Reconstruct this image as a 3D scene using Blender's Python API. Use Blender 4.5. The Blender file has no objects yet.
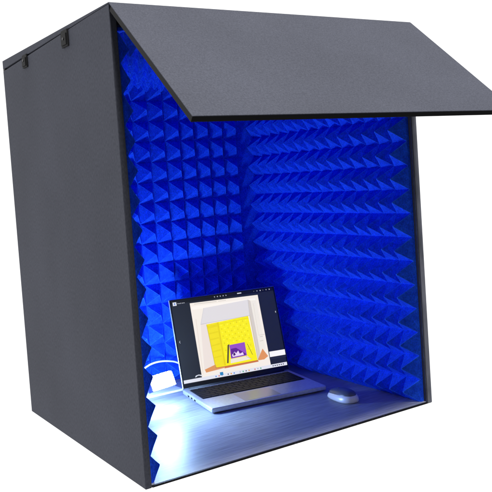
import bpy, bmesh, math, random
import numpy as np
from mathutils import Vector, Matrix
random.seed(7)
SC = bpy.context.scene
COL = SC.collection

# ---------------------------------------------------------------- camera
CAM = Vector((-0.65337, -1.46159, 0.63778))
RV = np.array([1.5534451721580618, -0.517408824510261, 0.3890832993394051])
def rodr(r):
    t = np.linalg.norm(r); k = r/t
    K = np.array([[0,-k[2],k[1]],[k[2],0,-k[0]],[-k[1],k[0],0]])
    return np.eye(3)+np.sin(t)*K+(1-np.cos(t))*K@K
R = rodr(RV)
cd = bpy.data.cameras.new('camera'); cam = bpy.data.objects.new('camera', cd); COL.objects.link(cam)
cam.matrix_world = Matrix(((R[0][0], -R[1][0], -R[2][0], CAM[0]), (R[0][1], -R[1][1], -R[2][1], CAM[1]),
                           (R[0][2], -R[1][2], -R[2][2], CAM[2]), (0,0,0,1)))
cd.sensor_width = 36; cd.lens = 36*779.478/492; cd.shift_y = -31/492; cd.clip_start = .05; cd.clip_end = 500
SC.camera = cam
# ---------------------------------------------------------------- world: white background, brightness shaped to light the left panel and dim the front foam
w = bpy.data.worlds.new('World'); SC.world = w; w.use_nodes = True
nt = w.node_tree; bg = nt.nodes['Background']
tc = nt.nodes.new('ShaderNodeTexCoord'); dp = nt.nodes.new('ShaderNodeVectorMath'); dp.operation = 'DOT_PRODUCT'
dp.inputs[1].default_value = (-0.30, 0.954, 0.0)
mr = nt.nodes.new('ShaderNodeMapRange'); mr.interpolation_type = 'SMOOTHSTEP'
mr.inputs['From Min'].default_value = -.1; mr.inputs['From Max'].default_value = .32
mr.inputs['To Min'].default_value = .17; mr.inputs['To Max'].default_value = 1.25
nt.links.new(tc.outputs['Generated'], dp.inputs[0]); nt.links.new(dp.outputs['Value'], mr.inputs['Value'])
nt.links.new(mr.outputs[0], bg.inputs['Strength']); bg.inputs['Color'].default_value = (1, 1, 1, 1)
# ---------------------------------------------------------------- studio key light
sl = bpy.data.lights.new('key_light', 'SUN'); sl.energy = 5.0; sl.angle = math.radians(9); sl.color = (1, .985, .96)
so = bpy.data.objects.new('key_light', sl); COL.objects.link(so); so.location = (.4, -2, 4)
so.rotation_euler = (math.radians(22), 0, 0)      # high, from the front
SC.view_settings.view_transform = 'Standard'; SC.view_settings.look = 'None'
SC.view_settings.exposure = 0; SC.view_settings.gamma = 1
SC.cycles.use_denoising = True; SC.cycles.max_bounces = 10; SC.cycles.diffuse_bounces = 6

# ---------------------------------------------------------------- dimensions (metres)
W, D, H = .8388, .7494, 1.0
T = .018          # board
FL = .006         # top of the floor board

# ---------------------------------------------------------------- helpers
def tag(o, label=None, cat=None, group=None, kind=None):
    if label: o['label'] = label
    if cat: o['category'] = cat
    if group: o['group'] = group
    if kind: o['kind'] = kind
    return o
def empty(name, loc, rz=0):
    o = bpy.data.objects.new(name, None); COL.objects.link(o); o.location = loc; o.rotation_euler = (0, 0, rz)
    o.empty_display_size = .05; return o
class MB:
    def __init__(s): s.bm = bmesh.new(); s.recalc = True
    def box(s, x0, x1, y0, y1, z0, z1, mi=0, M=None):
        vs = [s.bm.verts.new(M @ Vector(v) if M else Vector(v)) for v in
              [(x0,y0,z0),(x1,y0,z0),(x1,y1,z0),(x0,y1,z0),(x0,y0,z1),(x1,y0,z1),(x1,y1,z1),(x0,y1,z1)]]
        for f in [(0,3,2,1),(4,5,6,7),(0,1,5,4),(1,2,6,5),(2,3,7,6),(3,0,4,7)]:
            s.bm.faces.new([vs[i] for i in f]).material_index = mi
        return s
    def poly(s, pts, mi=0):
        f = s.bm.faces.new([s.bm.verts.new(Vector(p)) for p in pts]); f.material_index = mi; return f
    def prism(s, prof, a, b, axis='x', mi=0):
        # prof: 2D points in the other two axes
        def mk(u, v, t):
            return {'x': (t, u, v), 'y': (u, t, v), 'z': (u, v, t)}[axis]
        A = [s.bm.verts.new(mk(u, v, a)) for u, v in prof]; B = [s.bm.verts.new(mk(u, v, b)) for u, v in prof]
        n = len(prof)
        s.bm.faces.new(A[::-1]).material_index = mi; s.bm.faces.new(B).material_index = mi
        for i in range(n):
            s.bm.faces.new([A[i], A[(i+1) % n], B[(i+1) % n], B[i]]).material_index = mi
        return s
    def tube(s, pts, r, n=10, mi=0):
        pts = [Vector(p) for p in pts]; rings = []
        for i, p in enumerate(pts):
            t = (pts[min(i+1, len(pts)-1)]-pts[max(i-1, 0)]).normalized()
            a = t.cross(Vector((.13, .2, .97))).normalized(); b = t.cross(a)
            rings.append([s.bm.verts.new(p+(a*math.cos(k*2*math.pi/n)+b*math.sin(k*2*math.pi/n))*r) for k in range(n)])
        for A, B in zip(rings, rings[1:]):
            for k in range(n):
                s.bm.faces.new([A[k], A[(k+1) % n], B[(k+1) % n], B[k]]).material_index = mi
        s.bm.faces.new(rings[0][::-1]).material_index = mi; s.bm.faces.new(rings[-1]).material_index = mi
        return s
    def build(s, name, mats, parent=None, bevel=0, seg=2, smooth=False, recalc=True):
        if recalc: bmesh.ops.recalc_face_normals(s.bm, faces=s.bm.faces)
        me = bpy.data.meshes.new(name); s.bm.to_mesh(me); s.bm.free()
        for m in (mats if isinstance(mats, (list, tuple)) else [mats]): me.materials.append(m)
        o = bpy.data.objects.new(name, me); COL.objects.link(o)
        if parent: o.parent = parent
        if bevel:
            b = o.modifiers.new('bevel', 'BEVEL'); b.width = bevel; b.segments = seg; b.limit_method = 'ANGLE'; b.angle_limit = math.radians(35)
        if smooth:
            for p in me.polygons: p.use_smooth = True
        return o

# ---------------------------------------------------------------- materials
def mat(name, col, rough=.5, metal=0, spec=.5, emit=None, es=0, coat=0):
    m = bpy.data.materials.new(name); m.use_nodes = True; b = m.node_tree.nodes['Principled BSDF']
    b.inputs['Base Color'].default_value = (*col, 1); b.inputs['Roughness'].default_value = rough
    b.inputs['Metallic'].default_value = metal; b.inputs['Specular IOR Level'].default_value = spec
    b.inputs['Coat Weight'].default_value = coat
    if emit: b.inputs['Emission Color'].default_value = (*emit, 1); b.inputs['Emission Strength'].default_value = es
    return m
def noise_mix(m, c1, c2, scale, stretch=(1,1,1), detail=4, lo=.35, hi=.65, bump=0, bscale=None, bdist=.001, second=None):
    nt = m.node_tree; b = nt.nodes['Principled BSDF']; L = nt.links
    tc = nt.nodes.new('ShaderNodeTexCoord'); mp = nt.nodes.new('ShaderNodeMapping'); mp.inputs['Scale'].default_value = stretch
    L.new(tc.outputs['Object'], mp.inputs[0])
    n = nt.nodes.new('ShaderNodeTexNoise'); n.inputs['Scale'].default_value = scale; n.inputs['Detail'].default_value = detail
    L.new(mp.outputs[0], n.inputs['Vector'])
    r = nt.nodes.new('ShaderNodeValToRGB'); r.color_ramp.elements[0].position = lo; r.color_ramp.elements[1].position = hi
    r.color_ramp.elements[0].color = (*c1, 1); r.color_ramp.elements[1].color = (*c2, 1)
    L.new(n.outputs['Fac'], r.inputs[0]); out = r.outputs[0]
    if second:
        s2, amt = second
        n2 = nt.nodes.new('ShaderNodeTexNoise'); n2.inputs['Scale'].default_value = s2; n2.inputs['Detail'].default_value = 3
        L.new(tc.outputs['Object'], n2.inputs['Vector'])
        mr = nt.nodes.new('ShaderNodeMapRange'); mr.inputs['From Min'].default_value = .3; mr.inputs['From Max'].default_value = .7
        mr.inputs['To Min'].default_value = 1-amt; mr.inputs['To Max'].default_value = 1+amt
        L.new(n2.outputs['Fac'], mr.inputs['Value'])
        vm = nt.nodes.new('ShaderNodeVectorMath'); vm.operation = 'SCALE'
        L.new(out, vm.inputs[0]); L.new(mr.outputs[0], vm.inputs['Scale']); out = vm.outputs[0]
    L.new(out, b.inputs['Base Color'])
    if bump:
        n3 = nt.nodes.new('ShaderNodeTexNoise'); n3.inputs['Scale'].default_value = bscale or scale; n3.inputs['Detail'].default_value = 3
        L.new(mp.outputs[0], n3.inputs['Vector'])
        bp = nt.nodes.new('ShaderNodeBump'); bp.inputs['Strength'].default_value = bump; bp.inputs['Distance'].default_value = bdist
        L.new(n3.outputs['Fac'], bp.inputs['Height']); L.new(bp.outputs[0], b.inputs['Normal'])
    return m

felt = noise_mix(mat('charcoal_felt', (.06,.06,.065), .8, spec=.25), (.054,.058,.078), (.080,.085,.112), 330, detail=5,
                 lo=.33, hi=.68, bump=.28, bscale=420, bdist=.0006, stretch=(1,1,.45), second=(4, .10))
felt_edge = noise_mix(mat('dark_board_edge', (.02,.02,.022), .7, spec=.25), (.010,.010,.012), (.030,.030,.034), 200, bump=.3)
black = mat('black_plastic', (.006,.006,.007), .7, spec=.25)
speck = noise_mix(mat('chipped_black_edge', (.01,.01,.01), .6), (.006,.006,.01), (.20,.21,.25), 190, stretch=(1,1,1), lo=.62, hi=.80)
foam_m = noise_mix(mat('blue_acoustic_foam', (.01,.07,.8), .85, spec=.15), (.005,.058,.72), (.010,.095,.86), 60, detail=6,
                   bump=.6, bscale=520, bdist=.0009, second=(240, .24))
foam_ridge = noise_mix(mat('foam_ridge_highlight', (.02,.16,.95), .85, spec=.15), (.008,.085,.80), (.035,.21,.96), 90, detail=4)  # highlights along the pyramid ridges, painted in as a paler blue
desk = noise_mix(mat('grey_laminate', (.2,.2,.22), .47, spec=.45), (.185,.20,.245), (.35,.37,.44), 9, stretch=(1.6, 20, 1), detail=12,
                 lo=.28, hi=.72, bump=.3, bscale=40, bdist=.0006)
silver = noise_mix(mat('silver_aluminium', (.6,.61,.63), .40, metal=.5), (.55,.56,.59), (.64,.65,.67), 120)
keym = mat('black_keycap', (.008,.008,.010), .6, spec=.3)
keywell = mat('keyboard_well', (.02,.02,.022), .5)
bezel = mat('screen_bezel', (.006,.006,.008), .25)
white_pl = mat('white_plastic', (.8,.8,.8), .35)
steel = mat('steel_screw', (.05,.05,.055), .4, metal=.6)

# ---------------------------------------------------------------- booth
booth = empty('acoustic_booth', (0, 0, 0))
tag(booth, 'charcoal desktop acoustic booth lined with blue pyramid foam, front flap propped open', 'booth')
# lid profile: the side seam opens a little towards the back
def ztop(y): return 1.0-.003-(y/D)*.0205
m = MB(); m.prism([(0,0),(D,0),(D,ztop(D)-.005),(.10,ztop(.10)-.0006),(0,ztop(0)-.0006)], 0, .015); m.build('side_panel', felt, booth, bevel=.0018, seg=3)
m = MB(); m.prism([(0,0),(D,0),(D,ztop(D)-.005),(.10,ztop(.10)-.0006),(0,ztop(0)-.0006)], W-T, W); m.build('side_panel', felt, booth, bevel=.0012)
m = MB(); m.prism([(0,ztop(0)),(D,ztop(D)),(D,1.0),(0,1.0)], 0, W); m.build('top_panel', felt, booth, bevel=.0012)
m = MB(); m.box(.0005, W-.0005, D-T, D-.0012, .001, ztop(D)-.0004); m.box(.016, W-T-.001, .004, D-T, .955, .9755); m.build('back_panel', felt_edge, booth)
m = MB(); m.box(.0155, W-T-.0005, .002, D-T-.001, .001, FL); m.build('desk_board', desk, booth, bevel=.0006)
m = MB(); m.box(.0155, W-T-.0005, -.0015, .0018, .001, FL-.0005); m.build('edge_strip', speck, booth)
edge_m = noise_mix(mat('grey_edge_band', (.2,.2,.24), .45, spec=.4), (.13,.14,.18), (.30,.31,.38), 25, stretch=(1,1,.35))
m = MB(); m.box(W-T+.003, W-.0004, -.0012, -.0001, .002, .99); m.build('edge_band', edge_m, booth)
# small black hook straps hanging down the left side from the lid
for y0, y1, zt, zb in ((.523,.566,.984,.951),(.226,.272,.991,.953)):
    b = MB(); b.box(-.004, .0, y0+.004, y1-.004, zb, zt); b.box(-.0065, -.004, y0+.008, y1-.008, zb+.004, zt-.008)
    br = b.build('bracket', black, booth, bevel=.0005)
    s = MB(); c = Vector((-.0068, (y0+y1)/2, zb+.018))
    s.tube([c, c+Vector((-.0014, 0, 0))], .0032, 14); s.build('screw', steel, br)
# flap
A = math.radians(40); LF = .402; TH = .0135
e = Vector((0, -math.cos(A), -math.sin(A))); n = Vector((0, -math.sin(A), math.cos(A)))
def fp(x, t, h): v = e*t+n*h; return (x, v.y, 1.0+v.z)
m = MB()
def slab(m, x0, x1, t0, t1, h0, h1, mi=0):
    P = [fp(x,t,h) for h in (h0,h1) for x, t in ((x0,t0),(x1,t0),(x1,t1),(x0,t1))]
    vs = [m.bm.verts.new(p) for p in P]
    for f in [(0,3,2,1),(4,5,6,7),(0,1,5,4),(1,2,6,5),(2,3,7,6),(3,0,4,7)]:
        m.bm.faces.new([vs[i] for i in f]).material_index = mi
slab(m, 0, W, .001, LF, -.002, 0)
flap = m.build('front_flap', felt, booth, bevel=.0008)
m = MB(); slab(m, .0008, W-.0008, .012, LF-.0008, -TH, -.0021); m.build('flap_backing', black, flap, bevel=.0008)

# pyramid foam
def foam(name, O, U, V, N, nu, nv, pu, pv, base, h, slab_u, slab_v):
    """O: corner of the pyramid grid on the board face; slab_u/v: extents of the backing sheet along U/V"""
    bm = bmesh.new(); O, U, V, N = map(Vector, (O, U, V, N)); cache = {}
    rnd = random.Random(name+str(O))
    def vert(i, j):
        if (i, j) not in cache:
            d = rnd.uniform(-.0006, .0006)
            cache[(i, j)] = bm.verts.new(O+U*(i*pu+rnd.uniform(-.0005,.0005))+V*(j*pv+rnd.uniform(-.0005,.0005))+N*(base+d))
        return cache[(i, j)]
    for i in range(nu):
        for j in range(nv):
            c = [vert(i,j), vert(i+1,j), vert(i+1,j+1), vert(i,j+1)]
            hh = h*rnd.uniform(.965, 1.02); ou, ov = rnd.uniform(-.0014,.0014), rnd.uniform(-.0014,.0014)
            ctr = O+U*((i+.5)*pu+ou)+V*((j+.5)*pv+ov)
            t = .0017; w_ = .0011
            def P3(q): return bm.verts.new(q)
            sq = [ctr+U*a*t+V*b*t+N*(base+hh) for a, b in ((-1,-1),(1,-1),(1,1),(-1,1))]
            tip = bm.verts.new(ctr+N*(base+hh+.0012))
            tp = [P3(q) for q in sq]; A_, B_, TA, TB, MA, MB_ = [], [], [], [], [], []
            for k in range(4):
                l = (k+1) % 4; e0 = (c[l].co-c[k].co).normalized()
                a_, b_ = c[k].co+e0*w_, c[l].co-e0*w_
                ta, tb = sq[k].lerp(sq[l], .3), sq[l].lerp(sq[k], .3)
                A_.append(P3(a_)); B_.append(P3(b_)); TA.append(P3(ta)); TB.append(P3(tb))
                # slightly hollow flanks, as cut foam has
                MA.append(P3(a_.lerp(ta, .5)-N*.0013)); MB_.append(P3(b_.lerp(tb, .5)-N*.0013))
            for k in range(4):
                bm.faces.new([A_[k], B_[k], MB_[k], MA[k]]); bm.faces.new([MA[k], MB_[k], TB[k], TA[k]])
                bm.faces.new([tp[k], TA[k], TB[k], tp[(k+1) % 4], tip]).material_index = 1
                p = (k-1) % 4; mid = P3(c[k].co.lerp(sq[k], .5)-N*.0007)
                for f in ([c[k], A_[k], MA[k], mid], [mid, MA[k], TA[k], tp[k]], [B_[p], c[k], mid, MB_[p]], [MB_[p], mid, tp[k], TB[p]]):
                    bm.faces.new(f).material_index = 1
    me_faces = list(bm.faces)
    m = MB(); m.bm.free(); m.bm = bm
    u0, u1 = slab_u; v0, v1 = slab_v
    P = [O+U*a+V*b+N*cc for cc in (.0005, base-.0012) for a, b in ((u0,v0),(u1,v0),(u1,v1),(u0,v1))]
    vs = [bm.verts.new(p) for p in P]
    for f in [(0,3,2,1),(4,5,6,7),(0,1,5,4),(1,2,6,5),(2,3,7,6),(3,0,4,7)]: bm.faces.new([vs[i] for i in f])
    # skirt closing the pyramid sheet down to the slab
    def sk(a, b): 
        A_, B_ = vert(*a), vert(*b)
        bm.faces.new([A_, B_, bm.verts.new(B_.co-N*(base-.001)), bm.verts.new(A_.co-N*(base-.001))])
    for i in range(nu): sk((i,0),(i+1,0)); sk((i,nv),(i+1,nv))
    for j in range(nv): sk((0,j),(0,j+1)); sk((nu,j),(nu,j+1))
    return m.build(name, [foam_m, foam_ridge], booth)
PV = .0628; Z0 = .003
HT = .041
foam('left_foam', (.015, .010, Z0-.0025), (0,1,0), (0,0,1), (1,0,0), 13, 15, .0505, PV, .007, .030, (0,.705), (0,.935))
foam('right_foam', (W-T, .010, Z0), (0,1,0), (0,0,1), (-1,0,0), 14, 15, .0513, PV, .009, HT, (0,.72), (0,.935))
foam('back_foam', (.057, D-T, Z0), (1,0,0), (0,0,1), (0,-1,0), 13, 15, .0525, PV, .011, HT, (-.03,.754), (0,.935))
foam('ceiling_foam', (.045, .04, .9549), (1,0,0), (0,1,0), (0,0,-1), 14, 11, .0525, .0575, .007, .046, (-.02,.75), (-.02,.66))

# ---------------------------------------------------------------- laptop
LZ = FL
lap = empty('laptop', (.52621, .29652, LZ), -.14392)
tag(lap, 'open silver laptop on the booth desk with a yellow picture on its screen', 'laptop')
LW, LD, SH, TILT = .3534, .2220, .2640, .27216
bh = .016
b = MB(); b.box(-LW/2, LW/2, 0, LD+.004, .003, bh); base = b.build('base', silver, lap, bevel=.003, seg=3)
b = MB(); b.box(-LW/2+.012, LW/2-.012, .012, LD-.004, .0008, .0034); b.build('bottom_cover', keywell, base)
# keyboard: well and keys
kb = MB(); kx0, kx1, ky0, ky1 = -LW/2+.014, LW/2-.014, .098, .205
kb.box(kx0, kx1, ky0, ky1, bh-.001, bh+.0003, 1)
rows = 6; rh = (ky1-ky0-.003)/rows
for r in range(rows):
    units = [1.5]+[1]*12+[1.5] if r in (0,) else [1.0]*15 if r != 5 else [1.0]*15
    if r == 0: units = [1.3, 1, 1, 1.2, 5.2, 1.2, 1, 1, 1.1, 1]
    if r == 1: units = [2.2]+[1]*10+[2.0, .8]
    if r == 2: units = [1.7]+[1]*11+[2.3]
    if r == 3: units = [1.4]+[1]*12+[1.6]
    if r == 4: units = [1]*13+[2]
    tot = sum(units); x = kx0+.002; sc_ = (kx1-kx0-.004)/tot; y = ky0+.002+r*rh
    for u in units:
        kb.box(x+.0011, x+u*sc_-.0011, y+.0011, y+rh-.0011, bh+.0003, bh+.0019, 0); x += u*sc_
kb.build('keyboard', [keym, keywell], base, bevel=.0004, seg=1)
tp = MB(); tp.box(-.075, .035, .008, .088, bh-.001, bh+.0004); tp.build('trackpad', mat('trackpad', (.40,.41,.43), .3, metal=.6), base, bevel=.0003)
p_ = MB()
for k in range(3): p_.box(-LW/2-.0004, -LW/2+.004, .120+k*.025, .132+k*.025, .006, .0105)
p_.build('port', black, base)
hz = MB(); hz.tube([(-LW/2+.02, LD+.002, bh+.001), (LW/2-.02, LD+.002, bh+.001)], .0045, 12); hz.build('hinge', keywell, base, smooth=True)
# lid
lid = MB(); SU = Vector((0, math.sin(TILT), math.cos(TILT))); SN = Vector((0, -math.cos(TILT), math.sin(TILT))); SO = Vector((0, LD, bh+.002))
def sp(u, v, h):      # u across -.5...5, v up 0..1, h out of the screen
    return SO+Vector((u*LW, 0, 0))+SU*(v*SH)+SN*h
def sbox(m, u0, u1, v0, v1, h0, h1, mi=0):
    vs = [m.bm.verts.new(sp(u, v, h)) for h in (h0, h1) for u, v in ((u0,v0),(u1,v0),(u1,v1),(u0,v1))]
    for f in [(0,3,2,1),(4,5,6,7),(0,1,5,4),(1,2,6,5),(2,3,7,6),(3,0,4,7)]: m.bm.faces.new([vs[i] for i in f]).material_index = mi
sbox(lid, -.5, .5, 0, 1, -.005, 0)
lido = lid.build('screen_lid', silver, lap, bevel=.0018)
bz = MB(); sbox(bz, -.495, .495, .004, .993, .0001, .0012); bz.build('bezel', bezel, lido, bevel=.0004)
# display picture: coloured shapes, coordinates are those of a flat picture mapped on the panel
def emi(name, c, s=1.0):
    return mat(name, (.01,.01,.01), .25, emit=c, es=s)
def lin(*c): return tuple(((v/255+.055)/1.055)**2.4 if v > 10 else v/255/12.92 for v in c)
disp_mats = []; midx = {}
def em(rgb, s=1.0):
    k = (rgb, s)
    if k not in midx:
        midx[k] = len(disp_mats); disp_mats.append(emi('display_%d_%d_%d' % rgb, lin(*rgb), s))
    return midx[k]
src = np.array([(17,66),(413,8),(464,302),(63,364)], float)
dst = np.array([(-.483,.985),(.483,.985),(.483,.055),(-.483,.055)], float)
Am = []; bv = []
for (x, y), (u, v) in zip(src, dst):
    Am.append([x,y,1,0,0,0,-u*x,-u*y]); bv.append(u); Am.append([0,0,0,x,y,1,-v*x,-v*y]); bv.append(v)
hm = np.append(np.linalg.solve(np.array(Am), np.array(bv)), 1).reshape(3,3)
def h2(x, y):
    q = hm@np.array([x, y, 1.0]); return q[0]/q[2], q[1]/q[2]
dm = MB(); layer = [0]
def shape(pts, rgb, s=1.0, uv=False):
    layer[0] += 1; h = .00125+layer[0]*.00001
    P = [p if uv else h2(*p) for p in pts]
    dm.poly([sp(u, v, h) for u, v in P], em(rgb, s))
shape([(-.483,.985),(-.483,.055),(.483,.055),(.483,.985)], (30,34,46), uv=True)
shape([(-.483,.985),(-.483,.945),(.483,.945),(.483,.985)], (12,13,20), uv=True)
shape([(88,73),(352,38),(399,306),(131,347)], (246,238,230))                 # photo page
shape([(95,85),(340,50),(345,62),(97,97)], (252,246,240))
shape([(128,150),(140,90),(312,57),(318,116)], (226,222,226))               # grey flap of the pictured booth
shape([(312,57),(322,60),(360,270),(346,282),(318,116)], (214,206,200))
shape([(128,150),(150,148),(182,308),(140,318)], (238,226,220))
shape([(322,60),(345,58),(378,240),(360,270)], (240,234,226))
shape([(150,150),(312,117),(346,284),(182,309)], (250,238,20))              # yellow lining
shape([(150,150),(190,142),(216,300),(182,309)], (244,226,30))
shape([(190,142),(196,141),(222,299),(216,300)], (232,210,16))
for i in range(9):
    for j in range(9):
        x = 206+i*12.0+j*2.4; y = 150-i*2.4+j*13.0
        if 232 < x < 306 and y > 208: continue
        if x > 318+j*2: continue
        shape([(x,y),(x+3,y+4),(x,y+7),(x-3,y+4)], (230,214,10) if (i+j) % 2 else (255,248,60))
shape([(141,314),(182,296),(186,308),(215,303),(216,309),(146,325)], (222,150,96))   # wooden table
shape([(216,303),(346,282),(350,288),(216,311)], (206,120,70))
shape([(345,284),(366,240),(388,268),(372,280)], (226,150,92))
shape([(229,226),(236,222),(232,292),(226,292)], (90,80,50))
shape([(236,226),(296,215),(304,264),(242,276)], (150,80,200))              # purple screen of the pictured laptop
shape([(241,240),(262,236),(300,258),(300,262),(244,272)], (96,36,150))
shape([(246,262),(256,250),(262,256),(270,246),(276,258),(288,252),(292,262),(248,270)], (236,214,250))
shape([(250,258),(256,252),(260,262),(252,266)], (70,20,110))
shape([(240,278),(306,266),(320,278),(240,293)], (240,232,214))
# fine detail of the picture: paint lines, stripes of the lining, caption, shadows of the pictured room
for x0, y0, x1, y1, c, wd in [(104,76,190,65,(206,198,192),2),(196,64,226,60,(214,206,200),2),(333,70,352,190,(222,214,206),1.5),(352,190,378,186,(214,204,196),1.5),
        (356,196,368,194,(200,196,190),2),(345,206,351,262,(206,196,188),2),(356,212,370,209,(206,198,190),2),(128,150,318,116,(190,188,196),1.6),
        (312,57,318,116,(196,194,200),1.6),(318,116,348,283,(204,190,150),2),(150,150,182,309,(196,176,20),1.6),(182,309,346,284,(190,110,60),2),
        (140,90,128,150,(206,204,210),1.5),(150,158,311,126,(232,214,14),2),(306,222,326,262,(70,60,40),1.6),(300,268,322,278,(196,180,150),1.5),(110,130,134,330,(236,224,214),3)]:
    dx, dy = x1-x0, y1-y0; l_ = math.hypot(dx, dy); nx, ny = -dy/l_*wd/2, dx/l_*wd/2
    shape([(x0+nx,y0+ny),(x1+nx,y1+ny),(x1-nx,y1-ny),(x0-nx,y0-ny)], c)
for i in range(6):
    y = 160+i*22; shape([(154+i*4.4,y),(190+i*3.2,y-8),(191+i*3.2,y-3),(155+i*4.4,y+5)], (236,216,22))
# taskbar and little windows
shape([(-.483,.092),(-.483,.055),(.483,.055),(.483,.092)], (226,228,240), uv=True)
shape([(392,252),(455,243),(458,263),(395,272)], (248,246,250))
shape([(395,276),(459,267),(461,271),(396,280)], (40,44,60))
for k in range(16):
    u = -.20+k*.028; c = [(70,130,220),(230,160,60),(60,60,80),(60,170,120),(180,180,200),(210,80,70)][(k*5) % 6]
    if k in (3,7,12): continue
    n_ = (4, 6, 8)[k % 3]; ra = (.0075, .006, .0068)[k % 3]
    shape([(u+.006+ra*math.cos(2*math.pi*i/n_+.6), .0735+ra*1.35*math.sin(2*math.pi*i/n_+.6)) for i in range(n_)], c, uv=True)
shape([(-.155,.11),(-.155,.075),(-.125,.075),(-.125,.11)], (40,130,190), uv=True)
for k in range(6):
    shape([(.34+k*.02,.080),(.34+k*.02,.068),(.352+k*.02,.068),(.352+k*.02,.080)], (70,74,90), uv=True)
shape([(-.47,.965),(-.47,.925),(-.437,.925),(-.437,.965)], (225,228,240), uv=True)
shape([(-.46,.956),(-.46,.935),(-.447,.935),(-.447,.956)], (120,150,210), uv=True)
for k, (a_, h_) in enumerate([(.004,.012),(.006,.008),(.006,.008),(.003,.012),(.006,.008),(.005,.009),(.006,.008)]):
    u = -.427+k*.0095; shape([(u,.941+h_),(u,.941),(u+a_,.941),(u+a_,.941+h_)], (196,200,210), uv=True)
for k in range(5):
    u = -.09+k*.027; q = [(u+.005+.005*math.cos(t), .9645+.0072*math.sin(t)) for t in [i*math.pi/4 for i in range(8)]]
    shape(q if k % 2 else [(u,.970),(u+.002,.958),(u+.010,.960),(u+.006,.972)], (180,184,196), uv=True)
shape([(.13,.974),(.13,.962),(.17,.962),(.17,.974)], (210,212,222), uv=True)
for k in range(6):
    u = .29+k*.03; g = .006 if k in (0,3) else .012
    shape([(u,.966+g/2),(u,.966-g/2),(u+.003+.006*(k % 3)/2,.966-g/2),(u+.003+.006*(k % 3)/2,.966+g/2)], (190,194,204), uv=True)
shape([(-.46,.53),(-.468,.515),(-.46,.50),(-.457,.503),(-.463,.515),(-.457,.527)], (190,196,210), uv=True)
shape([(.462,.70),(.462,.68),(.468,.68),(.468,.70)], (200,204,214), uv=True)
shape([(-.38,.105),(-.37,.122),(-.345,.128),(-.32,.12),(-.31,.105),(-.325,.105),(-.333,.113),(-.348,.117),(-.362,.112),(-.367,.105)], (215,220,232), uv=True)
dm.build('display', disp_mats, lido, recalc=False)
cm = MB(); c0 = sp(0, .991, .0013); cm.tube([c0, c0+SN*.0005], .0014, 10); cm.build('webcam', black, lido)

# ---------------------------------------------------------------- mouse
mo = empty('computer_mouse', (.684, .181, FL), math.radians(-6))
tag(mo, 'dark wireless mouse with silver sides lying right of the laptop', 'mouse')
def dome(name, a, b_, h, z0, material, parent, zcut=0, nu=36, nv=12, push=0):
    bm = bmesh.new(); rings = []
    for j in range(nv+1):
        ph = (math.pi/2)*j/nv; rr = math.cos(ph)**.72 if j < nv else 0
        z = z0+h*math.sin(ph)**.95
        if j == nv: rings.append([bm.verts.new((0, -.006, z))]); continue
        ring = []
        for i in range(nu):
            t = 2*math.pi*i/nu; c, s = math.cos(t), math.sin(t)
            ex = .78
            x = a*rr*abs(c)**ex*(1 if c > 0 else -1); y = b_*rr*abs(s)**ex*(1 if s > 0 else -1)
            x *= 1-.10*(y/b_)*(1 if y > 0 else .3)
            ring.append(bm.verts.new((x, y-.006*math.sin(ph), z-.004*(y/b_)*math.sin(ph))))
        rings.append(ring)
    for A_, B_ in zip(rings, rings[1:]):
        for i in range(nu):
            if len(B_) == 1: bm.faces.new([A_[i], A_[(i+1) % nu], B_[0]])
            else: bm.faces.new([A_[i], A_[(i+1) % nu], B_[(i+1) % nu], B_[i]])
    bm.faces.new(rings[0][::-1])
    m = MB(); m.bm.free(); m.bm = bm
    return m.build(name, material, parent, smooth=True)
dome('side_shell', .030, .057, .0235, .0015, mat('mouse_silver', (.80,.81,.84), .35, metal=.1), mo)
dome('top_shell', .0250, .0510, .0168, .0128, mat('mouse_grey', (.10,.11,.14), .36), mo)
mw = MB(); mw.tube([(-.0016, .016, .0242), (.0016, .016, .0242)], .0042, 18); mw.build('scroll_wheel', mat('wheel_rubber', (.10,.10,.11), .5), mo)

# ---------------------------------------------------------------- desk light
LC = Vector((.345, .618, FL))
lamp = empty('desk_light', LC)
tag(lamp, 'small white LED light glowing on the desk left of the laptop', 'lamp')
m = MB(); m.box(-.064, .064, -.030, .035, 0, .006); m.build('base', white_pl, lamp, bevel=.002)
m = MB(); m.tube([(-.03, .0, .005), (-.030, -.012, .035), (-.045, -.06, .062), (-.07, -.13, .076), (-.0885, -.19, .078)], .0045, 12); m.build('arm', white_pl, lamp, smooth=True)
Mt = Matrix.Translation((-.0885, -.198, .0865)) @ Matrix.Rotation(math.radians(14), 4, 'Z') @ Matrix.Rotation(math.radians(-24), 4, 'X')
m = MB(); m.box(-.0415, .0415, -.009, .009, -.0175, -.0125, M=Mt); m.box(-.0415, -.0385, -.009, .009, -.0125, .0200, M=Mt); m.box(.0385, .0415, -.009, .009, -.0125, .0200, M=Mt)
hd = m.build('head', white_pl, lamp, bevel=.001)
m = MB(); m.box(-.0378, .0378, -.015, .015, -.0115, .0235, M=Mt); m.build('diffuser', mat('led_diffuser', (.9,.9,.9), .4, emit=(.46,.71,1.0), es=300), hd, bevel=.006, seg=4)
# white cable arching from the light behind the laptop
m = MB(); pts = []
P0 = [(.290,.63,.016),(.287,.64,.050),(.302,.64,.076),(.328,.64,.090),(.358,.64,.094),(.392,.64,.090),(.425,.64,.078),(.455,.62,.050),(.48,.60,.022),(.50,.585,.0145),(.56,.575,.0135)]
for i in range(len(P0)-1):
    a0, a1, a2, a3 = [Vector(P0[max(0, min(len(P0)-1, i+k))]) for k in (-1,0,1,2)]
    for k in range(6):
        t = k/6; pts.append(.5*((2*a1)+(a2-a0)*t+(2*a0-5*a1+4*a2-a3)*t*t+(3*a1-a0-3*a2+a3)*t**3))
m.tube(pts, .0028, 10)
tag(m.build('cable', white_pl, smooth=True), 'white cable arching over the desk light to behind the laptop', 'cable')
